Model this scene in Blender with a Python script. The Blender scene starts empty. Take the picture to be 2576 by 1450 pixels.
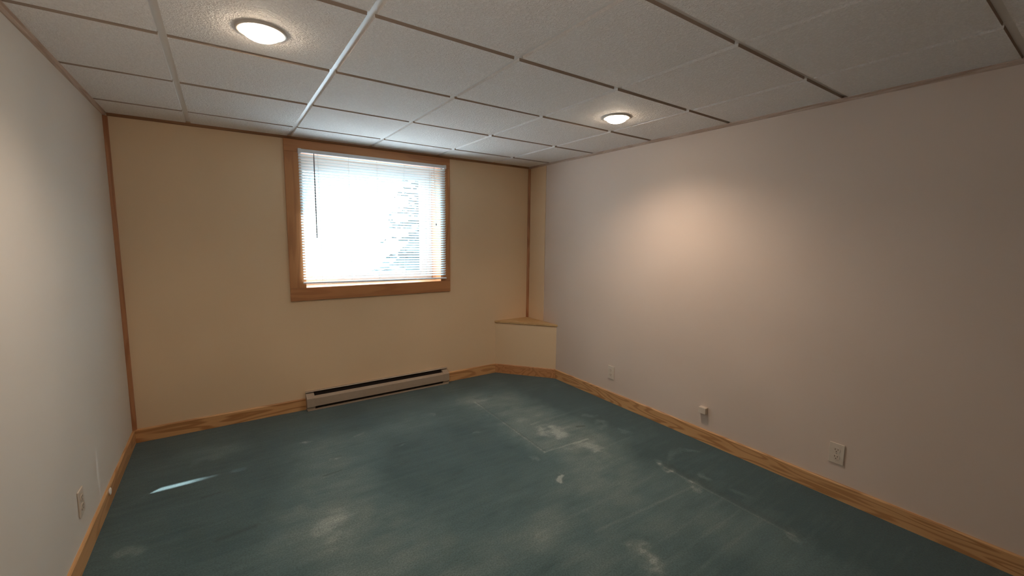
import bpy, math, random
import numpy as np
from mathutils import Vector, Matrix

random.seed(7)
SC = bpy.context.scene
COL = SC.collection
PI = math.pi

# ------------------------------------------------------------------ room measures (metres)
XL, XR = -0.421, 2.853          # left and right wall faces
YB, YF = 1.5355, -3.05          # window wall face, wall behind the camera
H = 2.140                       # face of the ceiling panels
G = 0.6014                      # ceiling grid module
WT = 0.20                       # wall thickness
# window opening and casing
OX0, OX1, OZ0, OZ1 = 0.674, 1.822, 0.995, 2.032
CX0, CX1, CZ0, CZ1 = 0.559, 1.920, 0.892, 2.121
YG = YB + 0.19                  # plane of the vinyl window frame
# corner bump-out
BX, BY, BZ = 2.442, YB - 0.4886, 0.532

# ------------------------------------------------------------------ mesh helpers
class MB:
    def __init__(self): self.v = []; self.f = []
    def add(self, vs, fs):
        n = len(self.v); self.v += [tuple(p) for p in vs]; self.f += [tuple(i + n for i in f) for f in fs]; return self
    def box(self, x0, x1, y0, y1, z0, z1):
        vs = [(x0,y0,z0),(x1,y0,z0),(x1,y1,z0),(x0,y1,z0),(x0,y0,z1),(x1,y0,z1),(x1,y1,z1),(x0,y1,z1)]
        return self.add(vs, [(0,3,2,1),(4,5,6,7),(0,1,5,4),(1,2,6,5),(2,3,7,6),(3,0,4,7)])
    def prism(self, poly, fn, t0, t1):
        """poly: 2D outline, fn(a, b, t) -> xyz, extruded from t0 to t1"""
        n = len(poly)
        vs = [fn(a, b, t0) for a, b in poly] + [fn(a, b, t1) for a, b in poly]
        fs = [tuple(range(n))[::-1], tuple(range(n, 2*n))]
        fs += [(i, (i+1) % n, n + (i+1) % n, n + i) for i in range(n)]
        return self.add(vs, fs)
    def lathe(self, prof, c, n=48, axis='z'):
        """prof: list of (r, h); revolved about the axis through c"""
        vs, fs = [], []
        for r, h in prof:
            for k in range(n):
                a = 2*PI*k/n; p, q = r*math.cos(a), r*math.sin(a)
                vs.append((c[0]+p, c[1]+q, c[2]+h) if axis == 'z' else (c[0]+p, c[1]+h, c[2]+q))
        for j in range(len(prof)-1):
            for k in range(n):
                fs.append((j*n+k, j*n+(k+1) % n, (j+1)*n+(k+1) % n, (j+1)*n+k))
        return self.add(vs, fs)
    def tube(self, pts, r, n=8):
        pts = [Vector(p) for p in pts]; vs, fs = [], []
        for i, p in enumerate(pts):
            d = (pts[min(i+1, len(pts)-1)] - pts[max(i-1, 0)]).normalized()
            u = d.orthogonal().normalized(); w = d.cross(u)
            rr = r[i] if isinstance(r, (list, tuple)) else r
            for k in range(n):
                a = 2*PI*k/n; vs.append(p + (u*math.cos(a) + w*math.sin(a))*rr)
        for i in range(len(pts)-1):
            for k in range(n):
                fs.append((i*n+k, i*n+(k+1) % n, (i+1)*n+(k+1) % n, (i+1)*n+k))
        fs += [tuple(range(n))[::-1], tuple(range((len(pts)-1)*n, len(pts)*n))]
        return self.add(vs, fs)
    def build(self, name, mat, parent=None, bevel=0, smooth=False, recalc=True):
        import bmesh
        o_ = Vector((0, 0, 0))
        if parent is not None:
            p = parent
            while p is not None: o_ += p.location; p = p.parent
            if parent.get('local'): o_ = Vector((0, 0, 0))
        me = bpy.data.meshes.new(name)
        me.from_pydata([tuple(Vector(v) - o_) for v in self.v], [], self.f)
        if recalc:
            bm = bmesh.new(); bm.from_mesh(me); bmesh.ops.recalc_face_normals(bm, faces=bm.faces); bm.to_mesh(me); bm.free()
        me.materials.append(mat)
        if smooth:
            for pl in me.polygons: pl.use_smooth = True
        ob = bpy.data.objects.new(name, me); COL.objects.link(ob)
        if parent is not None: ob.parent = parent
        if bevel:
            b = ob.modifiers.new('bevel', 'BEVEL'); b.width = bevel; b.segments = 2; b.limit_method = 'ANGLE'
        return ob

def struct(o):
    o['kind'] = 'structure'; return o

def thing(name, label, cat, loc=(0,0,0), rz=0, group=None):
    o = bpy.data.objects.new(name, None); COL.objects.link(o); o.empty_display_size = 0.05
    o.location = loc; o.rotation_euler = (0, 0, rz); o['label'] = label; o['category'] = cat
    if group: o['group'] = group
    return o

def dup(root, loc, rz, label):
    def cp(o, parent):
        c = o.copy(); COL.objects.link(c)
        c.parent = parent
        for ch in [x for x in bpy.data.objects if x.parent == o and x is not c]: cp(ch, c)
        return c
    r = cp(root, None); r.location = loc; r.rotation_euler = (0, 0, rz); r['label'] = label
    return r

# ------------------------------------------------------------------ material helpers
class NT:
    def __init__(self, name):
        self.m = bpy.data.materials.new(name); self.m.use_nodes = True
        self.t = self.m.node_tree; self.n = self.t.nodes; self.n.clear()
        self.out = self.n.new('ShaderNodeOutputMaterial')
    def node(self, typ, **kw):
        nd = self.n.new(typ)
        for k, v in kw.items(): setattr(nd, k, v)
        return nd
    def link(self, a, b): self.t.links.new(a, b)
    def setin(self, nd, i, v):
        if hasattr(v, 'is_linked') or hasattr(v, 'links'): self.link(v, nd.inputs[i])
        elif v is not None: nd.inputs[i].default_value = v
    def math(self, op, a, b=None, c=None, clamp=False):
        nd = self.node('ShaderNodeMath', operation=op, use_clamp=clamp)
        self.setin(nd, 0, a); self.setin(nd, 1, b)
        if c is not None: self.setin(nd, 2, c)
        return nd.outputs[0]
    def vmath(self, op, a, b=None, out=0):
        nd = self.node('ShaderNodeVectorMath', operation=op)
        self.setin(nd, 0, a); self.setin(nd, 1, b)
        return nd.outputs[out]
    def coords(self): return self.node('ShaderNodeTexCoord').outputs['Object']
    def mapping(self, vec, scale=(1,1,1), loc=(0,0,0), rot=(0,0,0)):
        nd = self.node('ShaderNodeMapping'); self.link(vec, nd.inputs[0])
        nd.inputs['Scale'].default_value = scale; nd.inputs['Location'].default_value = loc; nd.inputs['Rotation'].default_value = rot
        return nd.outputs[0]
    def noise(self, vec, scale, detail=3, rough=.5, dist=0):
        nd = self.node('ShaderNodeTexNoise'); self.link(vec, nd.inputs['Vector'])
        nd.inputs['Scale'].default_value = scale; nd.inputs['Detail'].default_value = detail
        nd.inputs['Roughness'].default_value = rough; nd.inputs['Distortion'].default_value = dist
        return nd.outputs[0]
    def ramp(self, fac, stops):
        nd = self.node('ShaderNodeValToRGB'); self.link(fac, nd.inputs[0]); e = nd.color_ramp.elements
        while len(e) < len(stops): e.new(.5)
        for el, (p, c) in zip(e, stops): el.position = p; el.color = (*c, 1)
        return nd.outputs[0]
    def mix(self, fac, a, b, blend='MIX'):
        nd = self.node('ShaderNodeMix', data_type='RGBA', blend_type=blend)
        self.setin(nd, 0, fac)
        for i, v in ((6, a), (7, b)):
            if isinstance(v, tuple): nd.inputs[i].default_value = (*v, 1)
            else: self.link(v, nd.inputs[i])
        return nd.outputs[2]
    def smooth(self, v, a, b):
        nd = self.node('ShaderNodeMapRange', interpolation_type='SMOOTHSTEP')
        self.setin(nd, 0, v); nd.inputs[1].default_value = a; nd.inputs[2].default_value = b
        return nd.outputs[0]
    def bump(self, h, strength, dist):
        nd = self.node('ShaderNodeBump'); self.link(h, nd.inputs['Height'])
        nd.inputs['Strength'].default_value = strength; nd.inputs['Distance'].default_value = dist
        return nd.outputs[0]
    def pbr(self, color, rough=.6, normal=None, spec=.5, metal=0, **kw):
        p = self.node('ShaderNodeBsdfPrincipled')
        if isinstance(color, tuple): p.inputs['Base Color'].default_value = (*color, 1)
        else: self.link(color, p.inputs['Base Color'])
        self.setin(p, 'Roughness', rough); p.inputs['Specular IOR Level'].default_value = spec; p.inputs['Metallic'].default_value = metal
        if normal is not None: self.link(normal, p.inputs['Normal'])
        for k, v in kw.items(): p.inputs[k].default_value = v
        self.link(p.outputs[0], self.out.inputs[0]); return self.m

def wall_paint(name, col, bump=.05):
    t = NT(name); c = t.coords()
    n1 = t.noise(c, 1.3, 1); n2 = t.noise(c, 110, 0, .5)
    cc = t.mix(t.smooth(n1, .3, .7), tuple(x*.965 for x in col), tuple(min(1, x*1.03) for x in col))
    return t.pbr(cc, .62, t.bump(n2, bump, .002), spec=.3)

def plain(name, col, rough=.5, spec=.4, metal=0):
    t = NT(name); n = t.noise(t.coords(), 40, 2)
    cc = t.mix(n, tuple(x*.94 for x in col), tuple(min(1, x*1.05) for x in col))
    return t.pbr(cc, rough, spec=spec, metal=metal)

def wood(name, axis, base, dark, seed=0., lines=22., contrast=.8, rough=.42, knots=None):
    """flat sawn softwood: contour lines of a noise field stretched along the grain"""
    t = NT(name); c = t.coords()
    sc = {'x': (.9, 9, 9), 'y': (9, .9, 9), 'z': (9, 9, .9)}[axis]
    fs = {'x': (6, 220, 220), 'y': (220, 6, 220), 'z': (220, 220, 6)}[axis]
    v = t.mapping(c, sc, (seed, seed*1.7, seed*.6))
    n = t.noise(v, 1.0, 2, .45, .25)
    s = t.math('SINE', t.math('MULTIPLY', n, lines*2.2))
    ln = t.smooth(s, -.2, 1.0)
    br = t.noise(t.mapping(c, tuple(k*.35 for k in sc), (seed*2, 3, 1)), 1.0, 2)
    fine = t.noise(t.mapping(c, fs), 1.0, 2)
    col = t.mix(t.math('MULTIPLY', ln, contrast), base, dark)
    col = t.mix(t.math('MULTIPLY', t.smooth(br, .35, .7), .45), col, tuple(b*.80 for b in base))
    col = t.mix(t.math('MULTIPLY', t.smooth(fine, .45, .75), .22), col, dark)
    for (kx, ky, kz, r) in knots or []:
        d = t.vmath('DISTANCE', c, (kx, ky, kz), 'Value')
        col = t.mix(t.math('SUBTRACT', 1.0, t.smooth(d, r*.4, r)), col, (.09, .035, .012))
    return t.pbr(col, rough, t.bump(fine, .04, .001), spec=.4)

# ------------------------------------------------------------------ materials
M = {}
M['wall_left'] = wall_paint('cream wall paint', (.72, .665, .60))
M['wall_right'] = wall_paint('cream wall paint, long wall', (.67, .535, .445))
M['wall_back'] = wall_paint('tan wall paint', (.78, .575, .37))
M['wall_front'] = wall_paint('cream wall paint, door wall', (.24, .20, .16))  # unseen wall, coloured dark to cut the light it bounces back
PB, PD = (.68, .375, .165), (.38, .165, .055)
M['wood_x'] = wood('pine along x', 'x', PB, PD, 1.3)
M['wood_y'] = wood('pine along y', 'y', PB, PD, 4.1, lines=46, contrast=1.0)
M['wood_y2'] = wood('pine along y, left', 'y', PB, PD, 9.4)
M['wood_d'] = wood('pine on the corner', 'x', (.58, .28, .12), (.40, .17, .06), 6.2)
M['trim_dark_x'] = wood('stained trim along x', 'x', (.33, .165, .075), (.22, .10, .045), 2.2)
M['trim_dark_y'] = wood('stained trim along y', 'y', (.58, .43, .34), (.42, .28, .20), 3.2)
M['trim_dark_z'] = wood('stained trim upright', 'z', (.48, .22, .10), (.33, .13, .055), 3.9)
CB, CD = (.52, .235, .095), (.37, .15, .058)
M['casing_x'] = wood('casing wood along x', 'x', CB, CD, 5.5, lines=16, contrast=.6)
M['casing_z'] = wood('casing wood upright', 'z', CB, CD, 7.5, lines=16, contrast=.6, knots=[(CX1-.011-CX0, 0, 1.90-CZ0, .013)])
M['shelf'] = wood('shelf pine', 'x', (.62, .40, .19), (.46, .26, .11), 8.2, lines=14, contrast=.5)

# ceiling panel
t = NT('textured ceiling panel'); c = t.coords()
a = t.noise(c, 95, 2, .6, .8); b = t.noise(c, 260, 0, .5)
h = t.math('ADD', t.smooth(a, .38, .66), t.math('MULTIPLY', b, .25))
cc = t.mix(t.smooth(a, .35, .6), (.84, .79, .75), (.90, .85, .81))
M['panel'] = t.pbr(cc, .75, t.bump(h, .6, .0045), spec=.25)
M['shaded_edge'] = plain('shaded panel edge', (.42, .33, .265), .9, .1)  # shade on the panel edges along the rows, put into the colour
t = NT('ceiling grid enamel'); M['grid'] = t.pbr((.80, .765, .735), .32, spec=.5)

# carpet
t = NT('teal carpet'); c = t.coords()
warp = t.noise(c, 9, 2, .55)
at_ = t.node('ShaderNodeAttribute', attribute_name='wear'); sc_ = t.node('ShaderNodeSeparateColor'); t.link(at_.outputs['Color'], sc_.inputs[0])
blur, sharp, thin, dents = sc_.outputs[0], sc_.outputs[1], sc_.outputs[2], at_.outputs['Alpha']
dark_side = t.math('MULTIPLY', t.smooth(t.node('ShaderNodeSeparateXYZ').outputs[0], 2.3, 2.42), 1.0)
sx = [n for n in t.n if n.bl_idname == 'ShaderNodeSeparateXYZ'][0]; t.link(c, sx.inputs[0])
streak = t.noise(t.mapping(c, (3.2, 30, 1)), 1.0, 3, .6); big = t.noise(c, 2.6, 3, .55); mott = t.noise(t.mapping(c, (3.0, 5.5, 1)), 1.0, 3, .6, .2); pile = t.noise(c, 420, 1, .7); tuft = t.noise(c, 130, 1, .6)
lite = t.math('ADD', t.math('MULTIPLY', t.math('MULTIPLY', blur, 1.0), t.math('ADD', t.smooth(mott, .15, .85), .22)), t.math('MULTIPLY', sharp, t.math('MULTIPLY', t.smooth(warp, .25, .6), 1.25)))
lite = t.math('ADD', lite, t.math('MULTIPLY', thin, t.math('ADD', .40, streak)))
lite = t.math('ADD', lite, t.math('MULTIPLY', t.math('SUBTRACT', big, .5), .55))
lite = t.math('ADD', lite, t.math('MULTIPLY', t.math('SUBTRACT', streak, .5), .38), clamp=False)
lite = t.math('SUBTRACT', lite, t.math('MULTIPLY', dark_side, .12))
lite = t.math('ADD', lite, .12, clamp=True)
col = t.ramp(lite, [(0, (.046, .092, .098)), (.35, (.105, .168, .168)), (.7, (.190, .245, .232)), (1, (.40, .45, .42))])
col = t.mix(t.math('MULTIPLY', dents, .8, clamp=True), col, (.030, .042, .040))
col = t.mix(t.math('MULTIPLY', t.smooth(t.math('ADD', t.math('MULTIPLY', pile, .5), t.math('MULTIPLY', tuft, .5)), .38, .62), .5), col, (.03, .048, .047))
hh = t.math('ADD', t.math('MULTIPLY', pile, .6), t.math('MULTIPLY', tuft, .4))
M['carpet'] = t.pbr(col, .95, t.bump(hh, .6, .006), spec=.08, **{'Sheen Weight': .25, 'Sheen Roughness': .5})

M['plastic'] = plain('ivory plastic', (.66, .56, .46), .35)
M['slot'] = plain('dark slot', (.16, .10, .06), .6)
M['screw'] = plain('painted screw', (.5, .44, .38), .35, metal=.3)
M['vinyl'] = plain('white vinyl', (.78, .78, .78), .35)
M['rail'] = plain('white enamel', (.74, .75, .77), .3)
M['disc'] = plain('white rubber', (.92, .92, .88), .45)
M['heater'] = plain('beige enamel', (.41, .325, .25), .4)
M['heater_dark'] = plain('heater interior', (.025, .018, .016), .6)
M['wand'] = plain('grey acrylic', (.22, .22, .24), .25)
M['cord'] = plain('white cord', (.62, .62, .62), .7)
M['ring'] = plain('lamp trim ring', (.62, .56, .50), .35)
M['baffle'] = plain('lamp baffle', (.40, .34, .29), .5)
t = NT('lit bulb'); em = t.node('ShaderNodeEmission'); em.inputs[0].default_value = (1, .82, .62, 1); em.inputs[1].default_value = 44.0
t.link(em.outputs[0], t.out.inputs[0]); M['bulb'] = t.m
t = NT('blind slat'); df = t.node('ShaderNodeBsdfDiffuse'); df.inputs[0].default_value = (.82, .84, .86, 1)
tr = t.node('ShaderNodeBsdfTranslucent'); tr.inputs[0].default_value = (.70, .92, .97, 1)
mx = t.node('ShaderNodeMixShader'); mx.inputs[0].default_value = .34
t.link(df.outputs[0], mx.inputs[1]); t.link(tr.outputs[0], mx.inputs[2]); t.link(mx.outputs[0], t.out.inputs[0]); M['slat'] = t.m
t = NT('window glass'); gl = t.node('ShaderNodeBsdfGlossy'); gl.inputs['Roughness'].default_value = .0; gl.inputs[0].default_value = (1, 1, 1, 1)
tp = t.node('ShaderNodeBsdfTransparent'); tp.inputs[0].default_value = (.97, .985, .98, 1)
mx = t.node('ShaderNodeMixShader'); 
mx.inputs[0].default_value = .05; t.link(tp.outputs[0], mx.inputs[1]); t.link(gl.outputs[0], mx.inputs[2]); t.link(mx.outputs[0], t.out.inputs[0]); M['glass'] = t.m
t = NT('outside ground'); n = t.noise(t.coords(), 3, 4); M['ground'] = t.pbr(t.mix(n, (.55, .56, .55), (.75, .76, .76)), .9, spec=.1)
t = NT('evergreen needles'); n = t.noise(t.coords(), 6, 3); M['needles'] = t.pbr(t.mix(n, (.006, .018, .020), (.018, .042, .040)), .8, spec=.2)
M['bark'] = plain('bark', (.10, .065, .045), .9)
M['concrete'] = plain('concrete', (.5, .49, .47), .9)

# ------------------------------------------------------------------ floor, walls
# carpet: a fine grid carrying one vertex attribute of wear (worn areas, bare spots, imprints, creases)
WEAR = {   # (from, to, half width, soft edge, strength) on the floor, metres
    'blur': [          # broad worn, lighter areas
    ((.66, .72), (.52, .0), .0, .36, .55), ((.52, -.05), (.75, -.75), .0, .50, .62), ((1.35, -.75), (1.45, -1.3), .0, .5, .35), ((1.0, .75), (1.75, .95), .02, .28, .22),
    ((1.98, .85), (2.06, .05), .06, .32, .85), ((2.10, -.10), (1.95, -.45), .05, .32, .55), ((1.5, -.6), (2.1, -1.0), .10, .50, .22),
    ((2.30, .15), (2.42, -.15), .03, .20, .22), ((-.1, 1.15), (.1, 1.1), .01, .12, .2)],
    'sharp': [         # scuffs, bare spots and dents
    ((1.735, -.335), (1.695, -.390), .007, .022, .9), ((1.7175, -.09), (1.712, -.11), .008, .025, .45), ((1.64, -.98), (1.595, -1.08), .016, .06, .42),
    ((2.36, -.575), (2.32, -.65), .008, .04, .65), ((2.36, -.60), (2.62, -.52), .004, .025, .22), ((2.62, -.53), (2.69, -.62), .006, .022, .35),
    ((2.47, .06), (2.43, .01), .02, .05, .35), ((2.05, .18), (2.08, .09), .02, .11, .34), ((2.32, -.80), (2.30, -.86), .012, .035, .4),
    ((2.44, -.80), (2.43, -.83), .008, .03, .35), ((2.45, -.98), (2.45, -1.06), .008, .03, .3), ((2.33, -1.33), (2.32, -1.37), .012, .03, .3),
    ((1.84, .64), (1.80, .63), .004, .02, .25), ((1.62, .42), (1.57, .42), .004, .016, .35), ((-.05, 1.02), (.05, 1.02), .02, .06, .2),
    ((.52, .93), (.55, .93), .006, .02, .45), ((1.05, .52), (1.10, .53), .004, .014, .35), ((.57, .41), (.66, .415), .003, .012, .3), ((.62, .585), (.70, .595), .003, .012, .3), ((.85, .84), (.90, .845), .006, .02, .3), ((1.40, .92), (1.45, .90), .01, .03, .3), ((2.45, .22), (2.55, .15), .006, .03, .3), ((2.5, -.12), (2.53, -.2), .006, .025, .35), ((2.15, -.20), (2.10, -.32), .01, .09, .22), ((-.30, .25), (-.25, .24), .01, .04, .35)],
    'thin': [           # seams and straight imprints
    ((1.861, .933), (1.825, -.066), .004, .006, .30), ((1.825, -.066), (2.195, -.087), .004, .007, .30), ((2.33, -.62), (2.327, -1.35), .003, .008, .40),
    ((1.55, -.80), (2.31, -.84), .003, .010, .25), ((1.5, -1.02), (2.31, -1.00), .003, .010, .14), ((1.35, -1.12), (2.31, -1.10), .003, .010, .14),
    ((1.3, -.66), (2.2, -.64), .003, .010, .12), ((1.6, -1.22), (2.31, -1.20), .003, .010, .12), ((2.0, .32), (2.6, .33), .003, .010, .14),
    ((2.1, -.24), (2.5, -.23), .003, .010, .14), ((2.1, -.40), (2.4, -.40), .003, .010, .10)],
    'dents': [          # dark creases
    ((1.868, .93), (1.833, -.06), .003, .008, .35), ((.56, .42), (.66, .43), .002, .010, .6), ((1.02, .55), (1.10, .56), .002, .010, .45), ((.62, .60), (.70, .61), .002, .008, .35),
    ((2.27, .10), (2.32, .08), .004, .014, .8), ((-.02, .55), (.06, .56), .002, .012, .5), ((.05, .12), (.20, .14), .004, .02, .5), ((.98, .30), (1.04, .31), .002, .01, .4), ((1.2, .02), (1.27, .03), .002, .012, .35), ((2.02, .98), (2.06, .97), .004, .012, .5), ((1.90, 1.0), (1.93, .99), .004, .01, .4), ((2.355, -.62), (2.35, -1.35), .004, .05, .35)],
}
def wear_fields(X, Y):
    wx = X + .013*np.sin(37*Y + 3*np.sin(23*X)) + .005*np.sin(83*X + 61*Y) + .003*np.sin(151*Y - 97*X)
    wy = Y + .012*np.sin(41*X + 3*np.sin(19*Y)) + .005*np.sin(71*X - 89*Y) + .003*np.sin(139*X + 113*Y)
    out = []
    for key, (P, Q) in (('blur', (wx, wy)), ('sharp', (wx, wy)), ('thin', (X, Y)), ('dents', (X, Y))):
        acc = np.zeros_like(X)
        for a, b, wd_, soft, k in WEAR[key]:
            bx_, by_ = b[0]-a[0], b[1]-a[1]; l2 = bx_*bx_ + by_*by_ + 1e-9
            tt = np.clip(((P-a[0])*bx_ + (Q-a[1])*by_)/l2, 0, 1)
            q = np.clip((np.hypot(P-a[0]-tt*bx_, Q-a[1]-tt*by_) - wd_)/soft, 0, 1)
            acc += (1 - q*q*(3-2*q))*k
        out.append(acc)
    out[0] = out[0]/(out[0] + .55)
    return np.stack(out, -1)
def carpet_floor():
    step = .008; nx = int((XR-XL+.04)/step); ny = int((YB-YF+.04)/step)
    gx = np.linspace(XL-.02, XR+.02, nx); gy = np.linspace(YF-.02, YB+.02, ny)
    X, Y = np.meshgrid(gx, gy); X = X.ravel(); Y = Y.ravel()
    co_ = np.stack([X, Y, np.zeros_like(X)], -1).astype(np.float32)
    idx = np.arange(nx*ny).reshape(ny, nx)
    quads = np.stack([idx[:-1, :-1], idx[:-1, 1:], idx[1:, 1:], idx[1:, :-1]], -1).reshape(-1, 4).astype(np.int32)
    me = bpy.data.meshes.new('floor'); me.vertices.add(len(co_)); me.vertices.foreach_set('co', co_.ravel())
    me.loops.add(quads.size); me.loops.foreach_set('vertex_index', quads.ravel())
    me.polygons.add(len(quads)); me.polygons.foreach_set('loop_start', np.arange(0, quads.size, 4, dtype=np.int32))
    me.update(calc_edges=True); me.validate()
    at = me.attributes.new('wear', 'FLOAT_COLOR', 'POINT'); at.data.foreach_set('color', wear_fields(X, Y).astype(np.float32).ravel())
    me.materials.append(M['carpet'])
    ob = bpy.data.objects.new('floor', me); COL.objects.link(ob); return ob
struct(carpet_floor())
struct(MB().box(XL-WT, XL, YF-WT, YB+WT, 0, 2.4).build('wall_left', M['wall_left']))
struct(MB().box(XR, XR+WT, YF-WT, YB+WT, 0, 2.4).build('wall_right', M['wall_right']))
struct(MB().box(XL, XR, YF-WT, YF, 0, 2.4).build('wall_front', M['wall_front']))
w = MB()
w.box(XL, OX0-.014, YB, YB+WT, 0, 2.4); w.box(OX1+.014, XR, YB, YB+WT, 0, 2.4)
w.box(OX0-.014, OX1+.014, YB, YB+WT, 0, OZ0-.014); w.box(OX0-.014, OX1+.014, YB, YB+WT, OZ1+.014, 2.4)
struct(w.build('wall_back', M['wall_back']))
# low boxed corner
struct(MB().prism([(BX, YB), (XR, BY), (XR, YB)], lambda a, b, z: (a, b, z), 0, BZ).build('wall_corner', M['wall_back']))
# vertical bead on the right wall above the corner box
struct(MB().box(XR-.0025, XR, 1.272, YB, BZ+.02, H).build('wall_corner_strip', M['wall_back']))
struct(MB().box(XR-.006, XR, 1.257, 1.272, BZ+.02, H).build('trim_bead', M['wall_back'], bevel=.0015))

# ------------------------------------------------------------------ ceiling: grid and drop panels (one ceiling, panels are its pattern)
gap = .014                       # half of the grid reveal
xs = [XL] + [G*i for i in range(0, 5)] + [XR]
ys = [YF] + [G*j for j in range(-5, 3)] + [YB]
cm = MB()
random.seed(11)
for i in range(len(xs)-1):
    for j in range(len(ys)-1):
        x0 = xs[i] + (gap if i else 0); x1 = xs[i+1] - (gap if i < len(xs)-2 else 0)
        y0 = ys[j] + (gap if j else 0); y1 = ys[j+1] - (gap if j < len(ys)-2 else 0)
        z = [H + random.uniform(-.0012, .0012) for _ in range(4)]
        P = [(x0, y0), (x1, y0), (x1, y1), (x0, y1)]
        e = .0015
        Q = [(x0-e, y0-e), (x1+e, y0-e), (x1+e, y1+e), (x0-e, y1+e)]
        vs = [(p[0], p[1], zz) for p, zz in zip(P, z)] + [(q[0], q[1], H+.0125) for q in Q]
        cm.add(vs, [(3,2,1,0), (0,1,5,4), (1,2,6,5), (2,3,7,6), (3,0,4,7), (4,5,6,7)])
ceil = struct(cm.build('ceiling', M['panel'], recalc=False))
ceil.data.materials.append(M['shaded_edge'])
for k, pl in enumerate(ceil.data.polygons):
    if k % 6 in (1, 3): pl.material_index = 1  # only edges facing along y get the painted shade
gm = MB()
zb = H + .0115
for x in xs[1:-1]: gm.box(x-gap-.003, x+gap+.003, YF, YB, zb, zb+.03)
for y in ys[1:-1]:
    for i in range(len(xs)-1):
        a0 = xs[i] + (gap if i else 0); a1 = xs[i+1] - (gap if i < len(xs)-2 else 0)
        gm.box(a0-.002, a1+.002, y-gap-.003, y+gap+.003, zb+.0006, zb+.03)
gm.build('ceiling_grid', M['grid'], ceil)
struct(MB().box(XL, XR, YF, YB, H+.06, H+.10).build('ceiling_deck', M['concrete']))

# ------------------------------------------------------------------ wood trim along ceiling and corners
prof = [(0, 0), (.019, 0), (.019, -.005), (.012, -.008), (.012, -.013), (.005, -.017), (0, -.017)]   # out from wall, down
struct(MB().prism(prof, lambda a, b, s: (XR-a, s, H+b), YF, YB).build('trim_right', M['trim_dark_y']))
struct(MB().prism(prof, lambda a, b, s: (XL+a, s, H+b), YF, YB).build('trim_left', M['trim_dark_y']))
pb = [(0, 0), (.012, 0), (.012, -.012), (.006, -.018), (0, -.018)]
struct(MB().prism(pb, lambda a, b, s: (s, YB-a, H+b), XL+.019, XR-.019).build('trim_back', M['trim_dark_x']))
def quarter(cx, cy, sx, sy, r, z0, z1):
    poly = [(cx, cy)] + [(cx + sx*r*math.cos(a*PI/12), cy + sy*r*math.sin(a*PI/12)) for a in range(7)]
    return MB().prism(poly, lambda a, b, z: (a, b, z), z0, z1)
struct(quarter(XL, YB, 1, -1, .022, .0935, H-.02).build('trim_corner_left', M['trim_dark_z']))
struct(quarter(XR, YB, -1, -1, .022, BZ+.02, H-.02).build('trim_corner_right', M['trim_dark_z']))

# ------------------------------------------------------------------ baseboards
bh, bt = .0935, .011
bp = [(0, 0), (bt, 0), (bt, bh-.006), (bt-.004, bh), (0, bh)]
HX0, HX1 = .632, 1.880
struct(MB().prism(bp, lambda a, b, s: (XL+a, s, b), YF, YB).build('baseboard_left', M['wood_y2']))
struct(MB().prism(bp, lambda a, b, s: (XR-a, s, b), YF, BY+.004).build('baseboard_right', M['wood_y']))
struct(MB().prism(bp, lambda a, b, s: (s, YB-a, b), XL+bt, HX0).build('baseboard_back', M['wood_x']))
struct(MB().prism(bp, lambda a, b, s: (s, YB-a, b), HX1, BX+.004).build('baseboard_back.001', M['wood_x']))
dd = Vector((XR-BX, BY-YB, 0)); L = dd.length; dd.normalize(); nn = Vector((dd.y, -dd.x, 0))
if nn.x > 0: nn = -nn
def diag(a, b, s): p = Vector((BX, YB, b)) + dd*s + nn*a; return p
struct(MB().prism(bp, diag, -.004, L+.004).build('baseboard_corner', M['wood_d']))

# ------------------------------------------------------------------ corner ledge shelf
s = thing('corner_shelf', 'triangular natural wood shelf capping the low boxed-in corner under the brown corner trim', 'shelf', (XR-.14, YB-.16, BZ))
ov = .012
A = Vector((BX, YB, 0)) - dd*.010 + nn*ov; B = Vector((XR, BY, 0)) + dd*.010 + nn*ov
# clip the two front corners to the wall faces
tA = (YB - .0006 - A.y)/dd.y; A = A + dd*tA
tB = (XR - .0006 - B.x)/dd.x; B = B + dd*tB
MB().prism([(A.x, A.y), (B.x, B.y), (XR-.0006, YB-.0006)], lambda a, b, z: (a, b, z), BZ, BZ+.020).build('shelf_board', M['shelf'], s, bevel=.003)

# ------------------------------------------------------------------ window
win = bpy.data.objects.new('window_1', None); COL.objects.link(win); win.location = (CX0, YB, CZ0); win['kind'] = 'structure'
ct = .018
def board(name, m, *b, bev=.0025): return MB().box(*b).build(name, M[m], win, bevel=bev)
board('casing_board', 'casing_x', CX0, CX1, YB-ct, YB, OZ1, CZ1)
board('casing_board', 'casing_x', CX0, CX1, YB-ct, YB, CZ0, OZ0)
board('casing_board', 'casing_z', CX0, OX0, YB-ct, YB, OZ0, OZ1)
board('casing_board', 'casing_z', OX1, CX1, YB-ct, YB, OZ0, OZ1)
jt = .014
board('jamb_board', 'casing_z', OX0-jt, OX0, YB, YG+.03, OZ0-jt, OZ1+jt, bev=0)
board('jamb_board', 'casing_z', OX1, OX1+jt, YB, YG+.03, OZ0-jt, OZ1+jt, bev=0)
board('head_board', 'casing_x', OX0, OX1, YB, YG+.03, OZ1, OZ1+jt, bev=0)
board('sill_board', 'casing_x', OX0, OX1, YB, YG+.03, OZ0-jt, OZ0, bev=0)
def frame(mb, x0, x1, z0, z1, w, y0, y1):
    ws = w if isinstance(w, tuple) else (w,)*4      # left, right, bottom, top
    mb.box(x0, x0+ws[0], y0, y1, z0, z1); mb.box(x1-ws[1], x1, y0, y1, z0, z1)
    mb.box(x0+ws[0], x1-ws[1], y0, y1, z0, z0+ws[2]); mb.box(x0+ws[0], x1-ws[1], y0, y1, z1-ws[3], z1); return mb
GX0, GX1, GZ0, GZ1 = .715, 1.717, 1.078, 1.926
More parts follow.
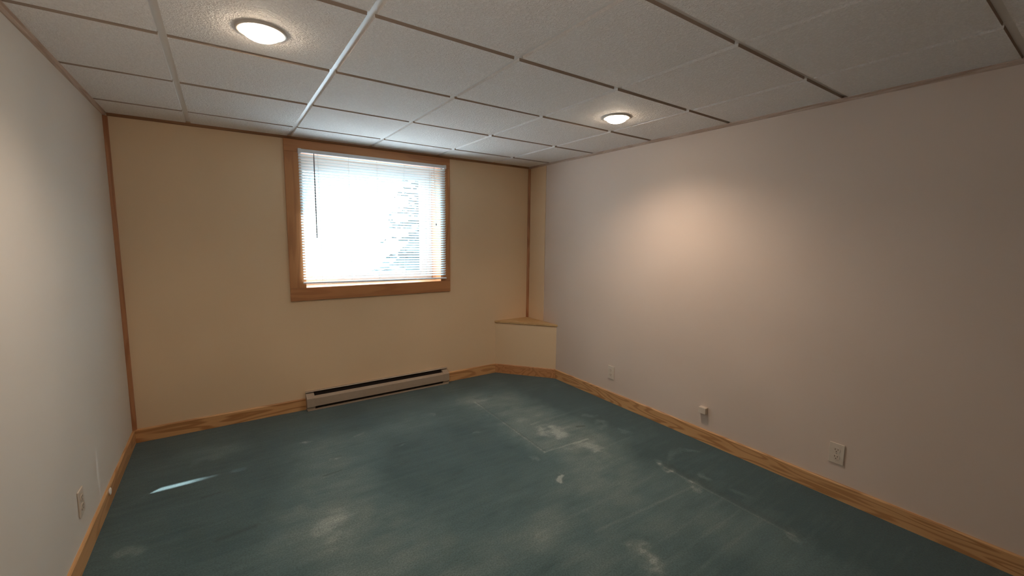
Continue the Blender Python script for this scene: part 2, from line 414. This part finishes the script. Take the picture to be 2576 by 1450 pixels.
frame(MB(), OX0, OX1, OZ0, OZ1, (.022, .05, .04, .055), YG, YG+.07).build('window_frame', M['vinyl'], win, bevel=.002)
sash = frame(MB(), OX0+.022, OX1-.05, OZ0+.04, OZ1-.055, (GX0-OX0-.022, OX1-.05-GX1, GZ0-OZ0-.04, OZ1-.055-GZ1), YG+.012, YG+.05).build('sash', M['vinyl'], win, bevel=.003)
MB().box(GX0-.004, GX1+.004, YG+.028, YG+.032, GZ0-.004, GZ1+.004).build('pane', M['glass'], sash)

# ------------------------------------------------------------------ venetian blind
BX0, BX1 = .650, 1.866
yb_ = YB - ct - .020            # centre plane of the slats
bl = thing('window_blind', 'white horizontal mini blind with open slats, lowered over the wood-framed window', 'blind', ((BX0+BX1)/2, yb_, 1.03))
hr = MB(); hr.box(BX0+.004, BX1-.004, yb_-.016, yb_+.017, 2.024, 2.050); hr.build('head_rail', M['rail'], bl, bevel=.002)
for x in (BX0, BX1-.022):
    MB().box(x, x+.022, yb_-.0185, yb_+.019, 2.019, 2.053).build('mounting_bracket', M['rail'], bl, bevel=.002)
sl = MB(); pitch = .0213; n = 45; tilt = math.radians(36)
def droop(u): return -.010*u     # the blind hangs a touch lower on the right
for k in range(n):
    zc = 2.006 - k*pitch
    pts = []
    for q in range(5):
        w_ = (q/4 - .5)*.025; cr = .0022*(1 - (2*q/4-1)**2)
        pts.append((w_*math.cos(tilt) + cr*math.sin(tilt), -w_*math.sin(tilt) + cr*math.cos(tilt)))
    vs = []
    for (a, b) in pts:
        vs += [(BX0+.003, yb_+a, zc+b), (BX1-.003, yb_+a, zc+b + droop(k/n)*1.2)]
    sl.add(vs, [(2*q, 2*q+1, 2*q+3, 2*q+2) for q in range(4)])
sl.build('slat_curtain', M['slat'], bl, smooth=True, recalc=False)
MB().prism([(-.012, 0), (.012, 0), (.012, .008), (.006, .012), (-.006, .012), (-.012, .008)],
           lambda a, b, s_: (s_, yb_+a, 1.029 + b - .012*(s_-BX0)/(BX1-BX0)), BX0, BX1).build('bottom_rail', M['rail'], bl)
for x in (.787, 1.013, 1.238, 1.470, 1.703):
    m_ = MB(); m_.tube([(x, yb_-.0135, 2.024), (x, yb_-.0135, 1.04)], .0009, 5); m_.tube([(x, yb_+.0135, 2.024), (x, yb_+.0135, 1.04)], .0009, 5)
    m_.build('ladder_cord', M['cord'], bl)
wd = MB().tube([(.758, yb_-.022, 2.026), (.757, yb_-.026, 1.99), (.7565, yb_-.027, 1.385)], [.002, .0042, .0042], 6).build('tilt_wand', M['wand'], bl)
cd = MB().tube([(1.746, yb_-.020, 2.03), (1.752, yb_-.022, 1.78), (1.760, yb_-.022, 1.53)], .0013, 5).build('lift_cord', M['cord'], bl)
MB().lathe([(.001, .02), (.004, .016), (.006, 0), (.001, -.001)], (1.760, yb_-.022, 1.508), 10).build('tassel', M['wand'], cd)

# ------------------------------------------------------------------ electric baseboard heater
ht = thing('baseboard_heater', 'beige electric baseboard heater on the carpet below the window', 'heater', ((HX0+HX1)/2, YB, 0))
cap = .060
yz = lambda a, b, s_: (s_, YB-a, b)
lip = [(0, .010), (0, .150), (.019, .150), (.023, .144), (.021, .143), (.018, .146), (.003, .146), (.003, .010)]
MB().prism(lip, yz, HX0, HX1).build('back_panel', M['heater'], ht)
fp = [(.044, .1175), (.0655, .1025), (.067, .1005), (.067, .036), (.060, .032), (.060, .034), (.065, .0375), (.065, .0995), (.0645, .1010), (.044, .1155)]
MB().prism(fp, yz, HX0+.006, HX1-.006).build('front_panel', M['heater'], ht)
ec = [(.003, .008), (.003, .133), (.020, .133), (.0675, .1040), (.0675, .033), (.060, .022), (.058, .008)]
for x in (HX0, HX1-cap): MB().prism(ec, yz, x, x+cap).build('end_cap', M['heater'], ht, bevel=.0015)
MB().box(HX0+cap, HX1-cap, YB-.050, YB-.004, .022, .086).box(HX0+cap, HX1-cap, YB-.0065, YB-.0032, .086, .1445).build('element_and_slot_shade', M['heater_dark'], ht)  # element, plus a dark sheet that paints the shade inside the slot
MB().box(HX0+.004, HX1-.004, YB-.060, YB-.003, 0.0, .010).build('bottom_pan', M['heater'], ht, bevel=.001)

# ------------------------------------------------------------------ wall outlets (built facing -y, then turned)
def outlet(label, loc, rz):
    o = thing('wall_outlet', label, 'outlet', loc, rz, 'duplex wall outlets'); o['local'] = 1
    MB().box(-.035, .035, -.0065, 0, -.0575, .0575).build('cover_plate', M['plastic'], o, bevel=.003)
    for zc in (.0195, -.0195):
        poly = [(.0165*math.cos(q), max(-.0135, min(.0135, .0175*math.sin(q)))) for q in [2*PI*k/28 for k in range(28)]]
        f = MB().prism(poly, lambda a, b, s_: (a, s_, zc+b), -.0085, -.006).build('socket', M['plastic'], o)
        f['local'] = 1
        for x, hgt in ((-.0065, .0085), (.0065, .007)):
            MB().box(x-.0013, x+.0013, -.0092, -.0070, zc+.004-hgt/2, zc+.004+hgt/2).build('slot', M['slot'], f)
        MB().lathe([(.0001, -.0092), (.0026, -.0092), (.0026, -.0072)], (0, 0, zc-.0075), 12, 'y').build('ground_hole', M['slot'], f)
    MB().lathe([(.0001, -.0078), (.0022, -.0076), (.003, -.006)], (0, 0, 0), 12, 'y').build('plate_screw', M['screw'], o)
    return o
o1 = outlet('small pale outlet on the right wall near the boxed-in corner, farthest from the camera', (XR, .310, .262), -PI/2)
o2 = dup(o1, (XR, -1.321, .254), -PI/2, 'pale duplex outlet on the right wall in the foreground, past the phone jack')
o3 = dup(o1, (XL, .300, .258), PI/2, 'pale outlet seen edge-on low on the left wall above the baseboard')

# small flat white disc on the left baseboard
ds = thing('white_disc', 'tiny bright white disc on the left baseboard, just beyond the outlet', 'door stop', (XL+bt, .725, .078)); ds['local'] = 1
def xl(prof, n=20):
    m_ = MB(); m_.lathe(prof, (0, 0, 0), n); m_.v = [(z, x, y) for x, y, z in m_.v]; return m_
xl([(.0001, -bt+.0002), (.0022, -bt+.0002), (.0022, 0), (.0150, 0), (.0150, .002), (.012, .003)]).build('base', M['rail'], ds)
xl([(.012, .0025), (.0175, .0025), (.0185, .004), (.0180, .006), (.013, .0078), (.0001, .008)]).build('disc_face', M['disc'], ds)

# phone jack
pj = thing('phone_jack', 'small boxy cream surface-mount phone jack low on the right wall between two outlets', 'phone jack', (XR, -.548, .228)); pj['local'] = 1
MB().box(-.005, 0, -.0275, .0275, -.024, .024).build('base_plate', M['plastic'], pj, bevel=.001)
MB().box(-.030, -.004, -.026, .026, -.022, .023).build('housing', M['plastic'], pj, bevel=.003)
MB().box(-.022, -.008, -.007, .007, -.0228, -.0215).build('socket', M['slot'], pj)

# ------------------------------------------------------------------ recessed ceiling lights
def downlight(label, x, y):
    o = thing('recessed_light', label, 'ceiling light', (x, y, H), 0, 'recessed ceiling lights'); o['local'] = 1
    MB().lathe([(.083, -.0005), (.083, -.004), (.079, -.0075), (.070, -.007), (.066, -.003), (.0655, -.0005)], (0, 0, 0), 64).build('trim_ring', M['ring'], o, smooth=True)
    MB().lathe([(.066, -.0045), (.060, -.0015), (.050, -.001)], (0, 0, 0), 64).build('baffle', M['baffle'], o, smooth=True)
    MB().lathe([(.050, -.001), (.058, -.006), (.060, -.012), (.055, -.020), (.042, -.0275), (.022, -.032), (.0001, -.033)], (0, 0, 0), 48).build('bulb', M['bulb'], o, smooth=True)
    return o
LP = [(.303, -.248), (2.172, -.262)]
d1 = downlight('lit round recessed ceiling light at upper left, nearest the left wall', *LP[0])
d2 = dup(d1, (*LP[1], H), 0, 'lit round recessed ceiling light close to the right wall')
for (x, y), e in zip(LP, (30, 44)):
    ld = bpy.data.lights.new('bulb_beam', 'SPOT'); ld.energy = e; ld.color = (1, .81, .63); ld.spot_size = math.radians(150); ld.spot_blend = 1.0; ld.shadow_soft_size = .045
    lo = bpy.data.objects.new('bulb_beam', ld); COL.objects.link(lo); lo.location = (x, y, H-.075)

fl = bpy.data.lights.new('ceiling_fill', 'SPOT'); fl.energy = 50; fl.color = (1, .88, .77); fl.spot_size = math.radians(150); fl.spot_blend = 1; fl.shadow_soft_size = .15  # added fill behind the camera, without a fixture, to lift the ceiling
fo = bpy.data.objects.new('ceiling_fill', fl); COL.objects.link(fo); fo.location = (.15, -2.65, .55); fo.rotation_euler = Vector((-.45, .5, 1)).to_track_quat('-Z', 'Y').to_euler()

# ------------------------------------------------------------------ outside: ground, big conifer
struct(MB().box(-14, 18, YB+WT+.002, 30, .55, .80).build('ground', M['ground']))
tr_ = thing('evergreen_tree', 'dark blue-green evergreen tree outside, seen through the right part of the blinds', 'tree', (5.0, 4.3, .80))
fm = MB(); random.seed(5)
def crown(f):
    pr = [(0, 2.95), (.1, 2.62), (.22, 2.52), (.35, 1.75), (.5, .85), (.62, .62), (.75, .3), (1, .03)]
    for (a, ra), (b, rb_) in zip(pr, pr[1:]):
        if f <= b: return ra + (rb_-ra)*(f-a)/(b-a)
    return .05
tx, ty, z0, ht_, rb = 5.0, 4.3, .80, 6.4, 2.95
lvl = 26
for i in range(lvl):
    f = i/lvl; zc = z0 + .10 + f*(ht_-.2); r = crown(f); nb = int(10 + 34*(1-f))
    for k in range(nb):
        a = 2*PI*(k + random.random()*.8)/nb; rr = r*random.uniform(.86, 1.04); dz = -.10*rr
        u = Vector((math.cos(a), math.sin(a), 0)); v = Vector((-u.y, u.x, 0))
        ns = max(3, int(rr/.16))
        for j in range(ns):
            q = (j+1)/ns; c0 = Vector((tx, ty, zc)) + u*rr*q + Vector((0, 0, dz*q*q + random.uniform(-.05, .05)))
            for side in (-1, 1):
                ln = (.16 + .22*(1-q)*rr*.5)*random.uniform(.8, 1.2); d = (u*.55 + v*side*.85 + Vector((0, 0, random.uniform(-.35, .15)))).normalized()
                w_ = d.cross(Vector((0, 0, 1))).normalized()*.055 + Vector((0, 0, random.uniform(-.05, .05)))
                fm.add([c0 - w_, c0 + w_, c0 + d*ln + w_*.3, c0 + d*ln - w_*.3], [(0, 1, 2, 3)])
core = [(max(.02, crown(i/20)*.86), .10 + (ht_-.5)*i/20) for i in range(21)]
nc = 40; vs = []; fs = []
for rr, hh_ in core:
    for k in range(nc):
        q = rr*random.uniform(.86, 1.06); vs.append((tx+q*math.cos(2*PI*k/nc), ty+q*math.sin(2*PI*k/nc), z0+hh_+random.uniform(-.05, .05)))
for j in range(20):
    for k in range(nc): fs.append((j*nc+k, j*nc+(k+1) % nc, (j+1)*nc+(k+1) % nc, (j+1)*nc+k))
fm.add(vs, fs)
fm.build('foliage', M['needles'], tr_, recalc=False)
MB().tube([(tx, ty, z0-.05), (tx, ty, z0+3), (tx, ty, z0+ht_-.1)], [.16, .10, .015], 10).build('trunk', M['bark'], tr_)

# ------------------------------------------------------------------ daylight
w = bpy.data.worlds.new('sky'); SC.world = w; w.use_nodes = True; nt = w.node_tree; nt.nodes.clear()
out = nt.nodes.new('ShaderNodeOutputWorld'); bg = nt.nodes.new('ShaderNodeBackground')
tc = nt.nodes.new('ShaderNodeTexCoord'); sp = nt.nodes.new('ShaderNodeSeparateXYZ'); rp = nt.nodes.new('ShaderNodeValToRGB')
nt.links.new(tc.outputs['Generated'], sp.inputs[0]); nt.links.new(sp.outputs[2], rp.inputs[0])
e = rp.color_ramp.elements; e[0].position = .0; e[0].color = (.82, .92, 1, 1); e[1].position = .7; e[1].color = (.60, .80, 1, 1)
nt.links.new(rp.outputs[0], bg.inputs[0]); bg.inputs[1].default_value = 20.0; nt.links.new(bg.outputs[0], out.inputs[0])
sd = bpy.data.lights.new('sun', 'SUN'); sd.energy = 22; sd.color = (.92, .96, 1); sd.angle = math.radians(.6)
so = bpy.data.objects.new('sun', sd); COL.objects.link(so)
SUN = Vector((-.92, -.76, -1.03)).normalized(); so.rotation_euler = SUN.to_track_quat('-Z', 'Y').to_euler(); so.location = (4, 5, 6)
pd = bpy.data.lights.new('window_portal', 'AREA'); pd.shape = 'RECTANGLE'; pd.size = GX1-GX0; pd.size_y = GZ1-GZ0
po = bpy.data.objects.new('window_portal', pd); COL.objects.link(po); po.location = ((GX0+GX1)/2, YG+.09, (GZ0+GZ1)/2)
po.rotation_euler = (-PI/2, 0, 0); pd.cycles.is_portal = True

# ------------------------------------------------------------------ camera
cam = bpy.data.cameras.new('camera'); co = bpy.data.objects.new('camera', cam); COL.objects.link(co)
R = Matrix(((0.826395442922486, 0.05568861439077117, -0.5603296798708634),
            (-0.5629661433245106, 0.10259800491536526, -0.8200870507804114),
            (0.011819195711840778, 0.993162840431831, 0.11613732818565496)))
co.matrix_world = Matrix.Translation((.1407, -2.1272, 1.3985)) @ R.to_4x4()
cam.sensor_fit = 'HORIZONTAL'; cam.sensor_width = 36; cam.lens = 36*1065.724/2576; cam.clip_start = .02; cam.clip_end = 200
SC.camera = co

SC.view_settings.view_transform = 'Standard'; SC.view_settings.look = 'None'; SC.view_settings.exposure = 0; SC.view_settings.gamma = 1
cy = SC.cycles
cy.use_denoising = True; cy.max_bounces = 8; cy.diffuse_bounces = 5; cy.use_adaptive_sampling = False; cy.transparent_max_bounces = 16; cy.sample_clamp_indirect = 6; cy.caustics_reflective = False; cy.caustics_refractive = False
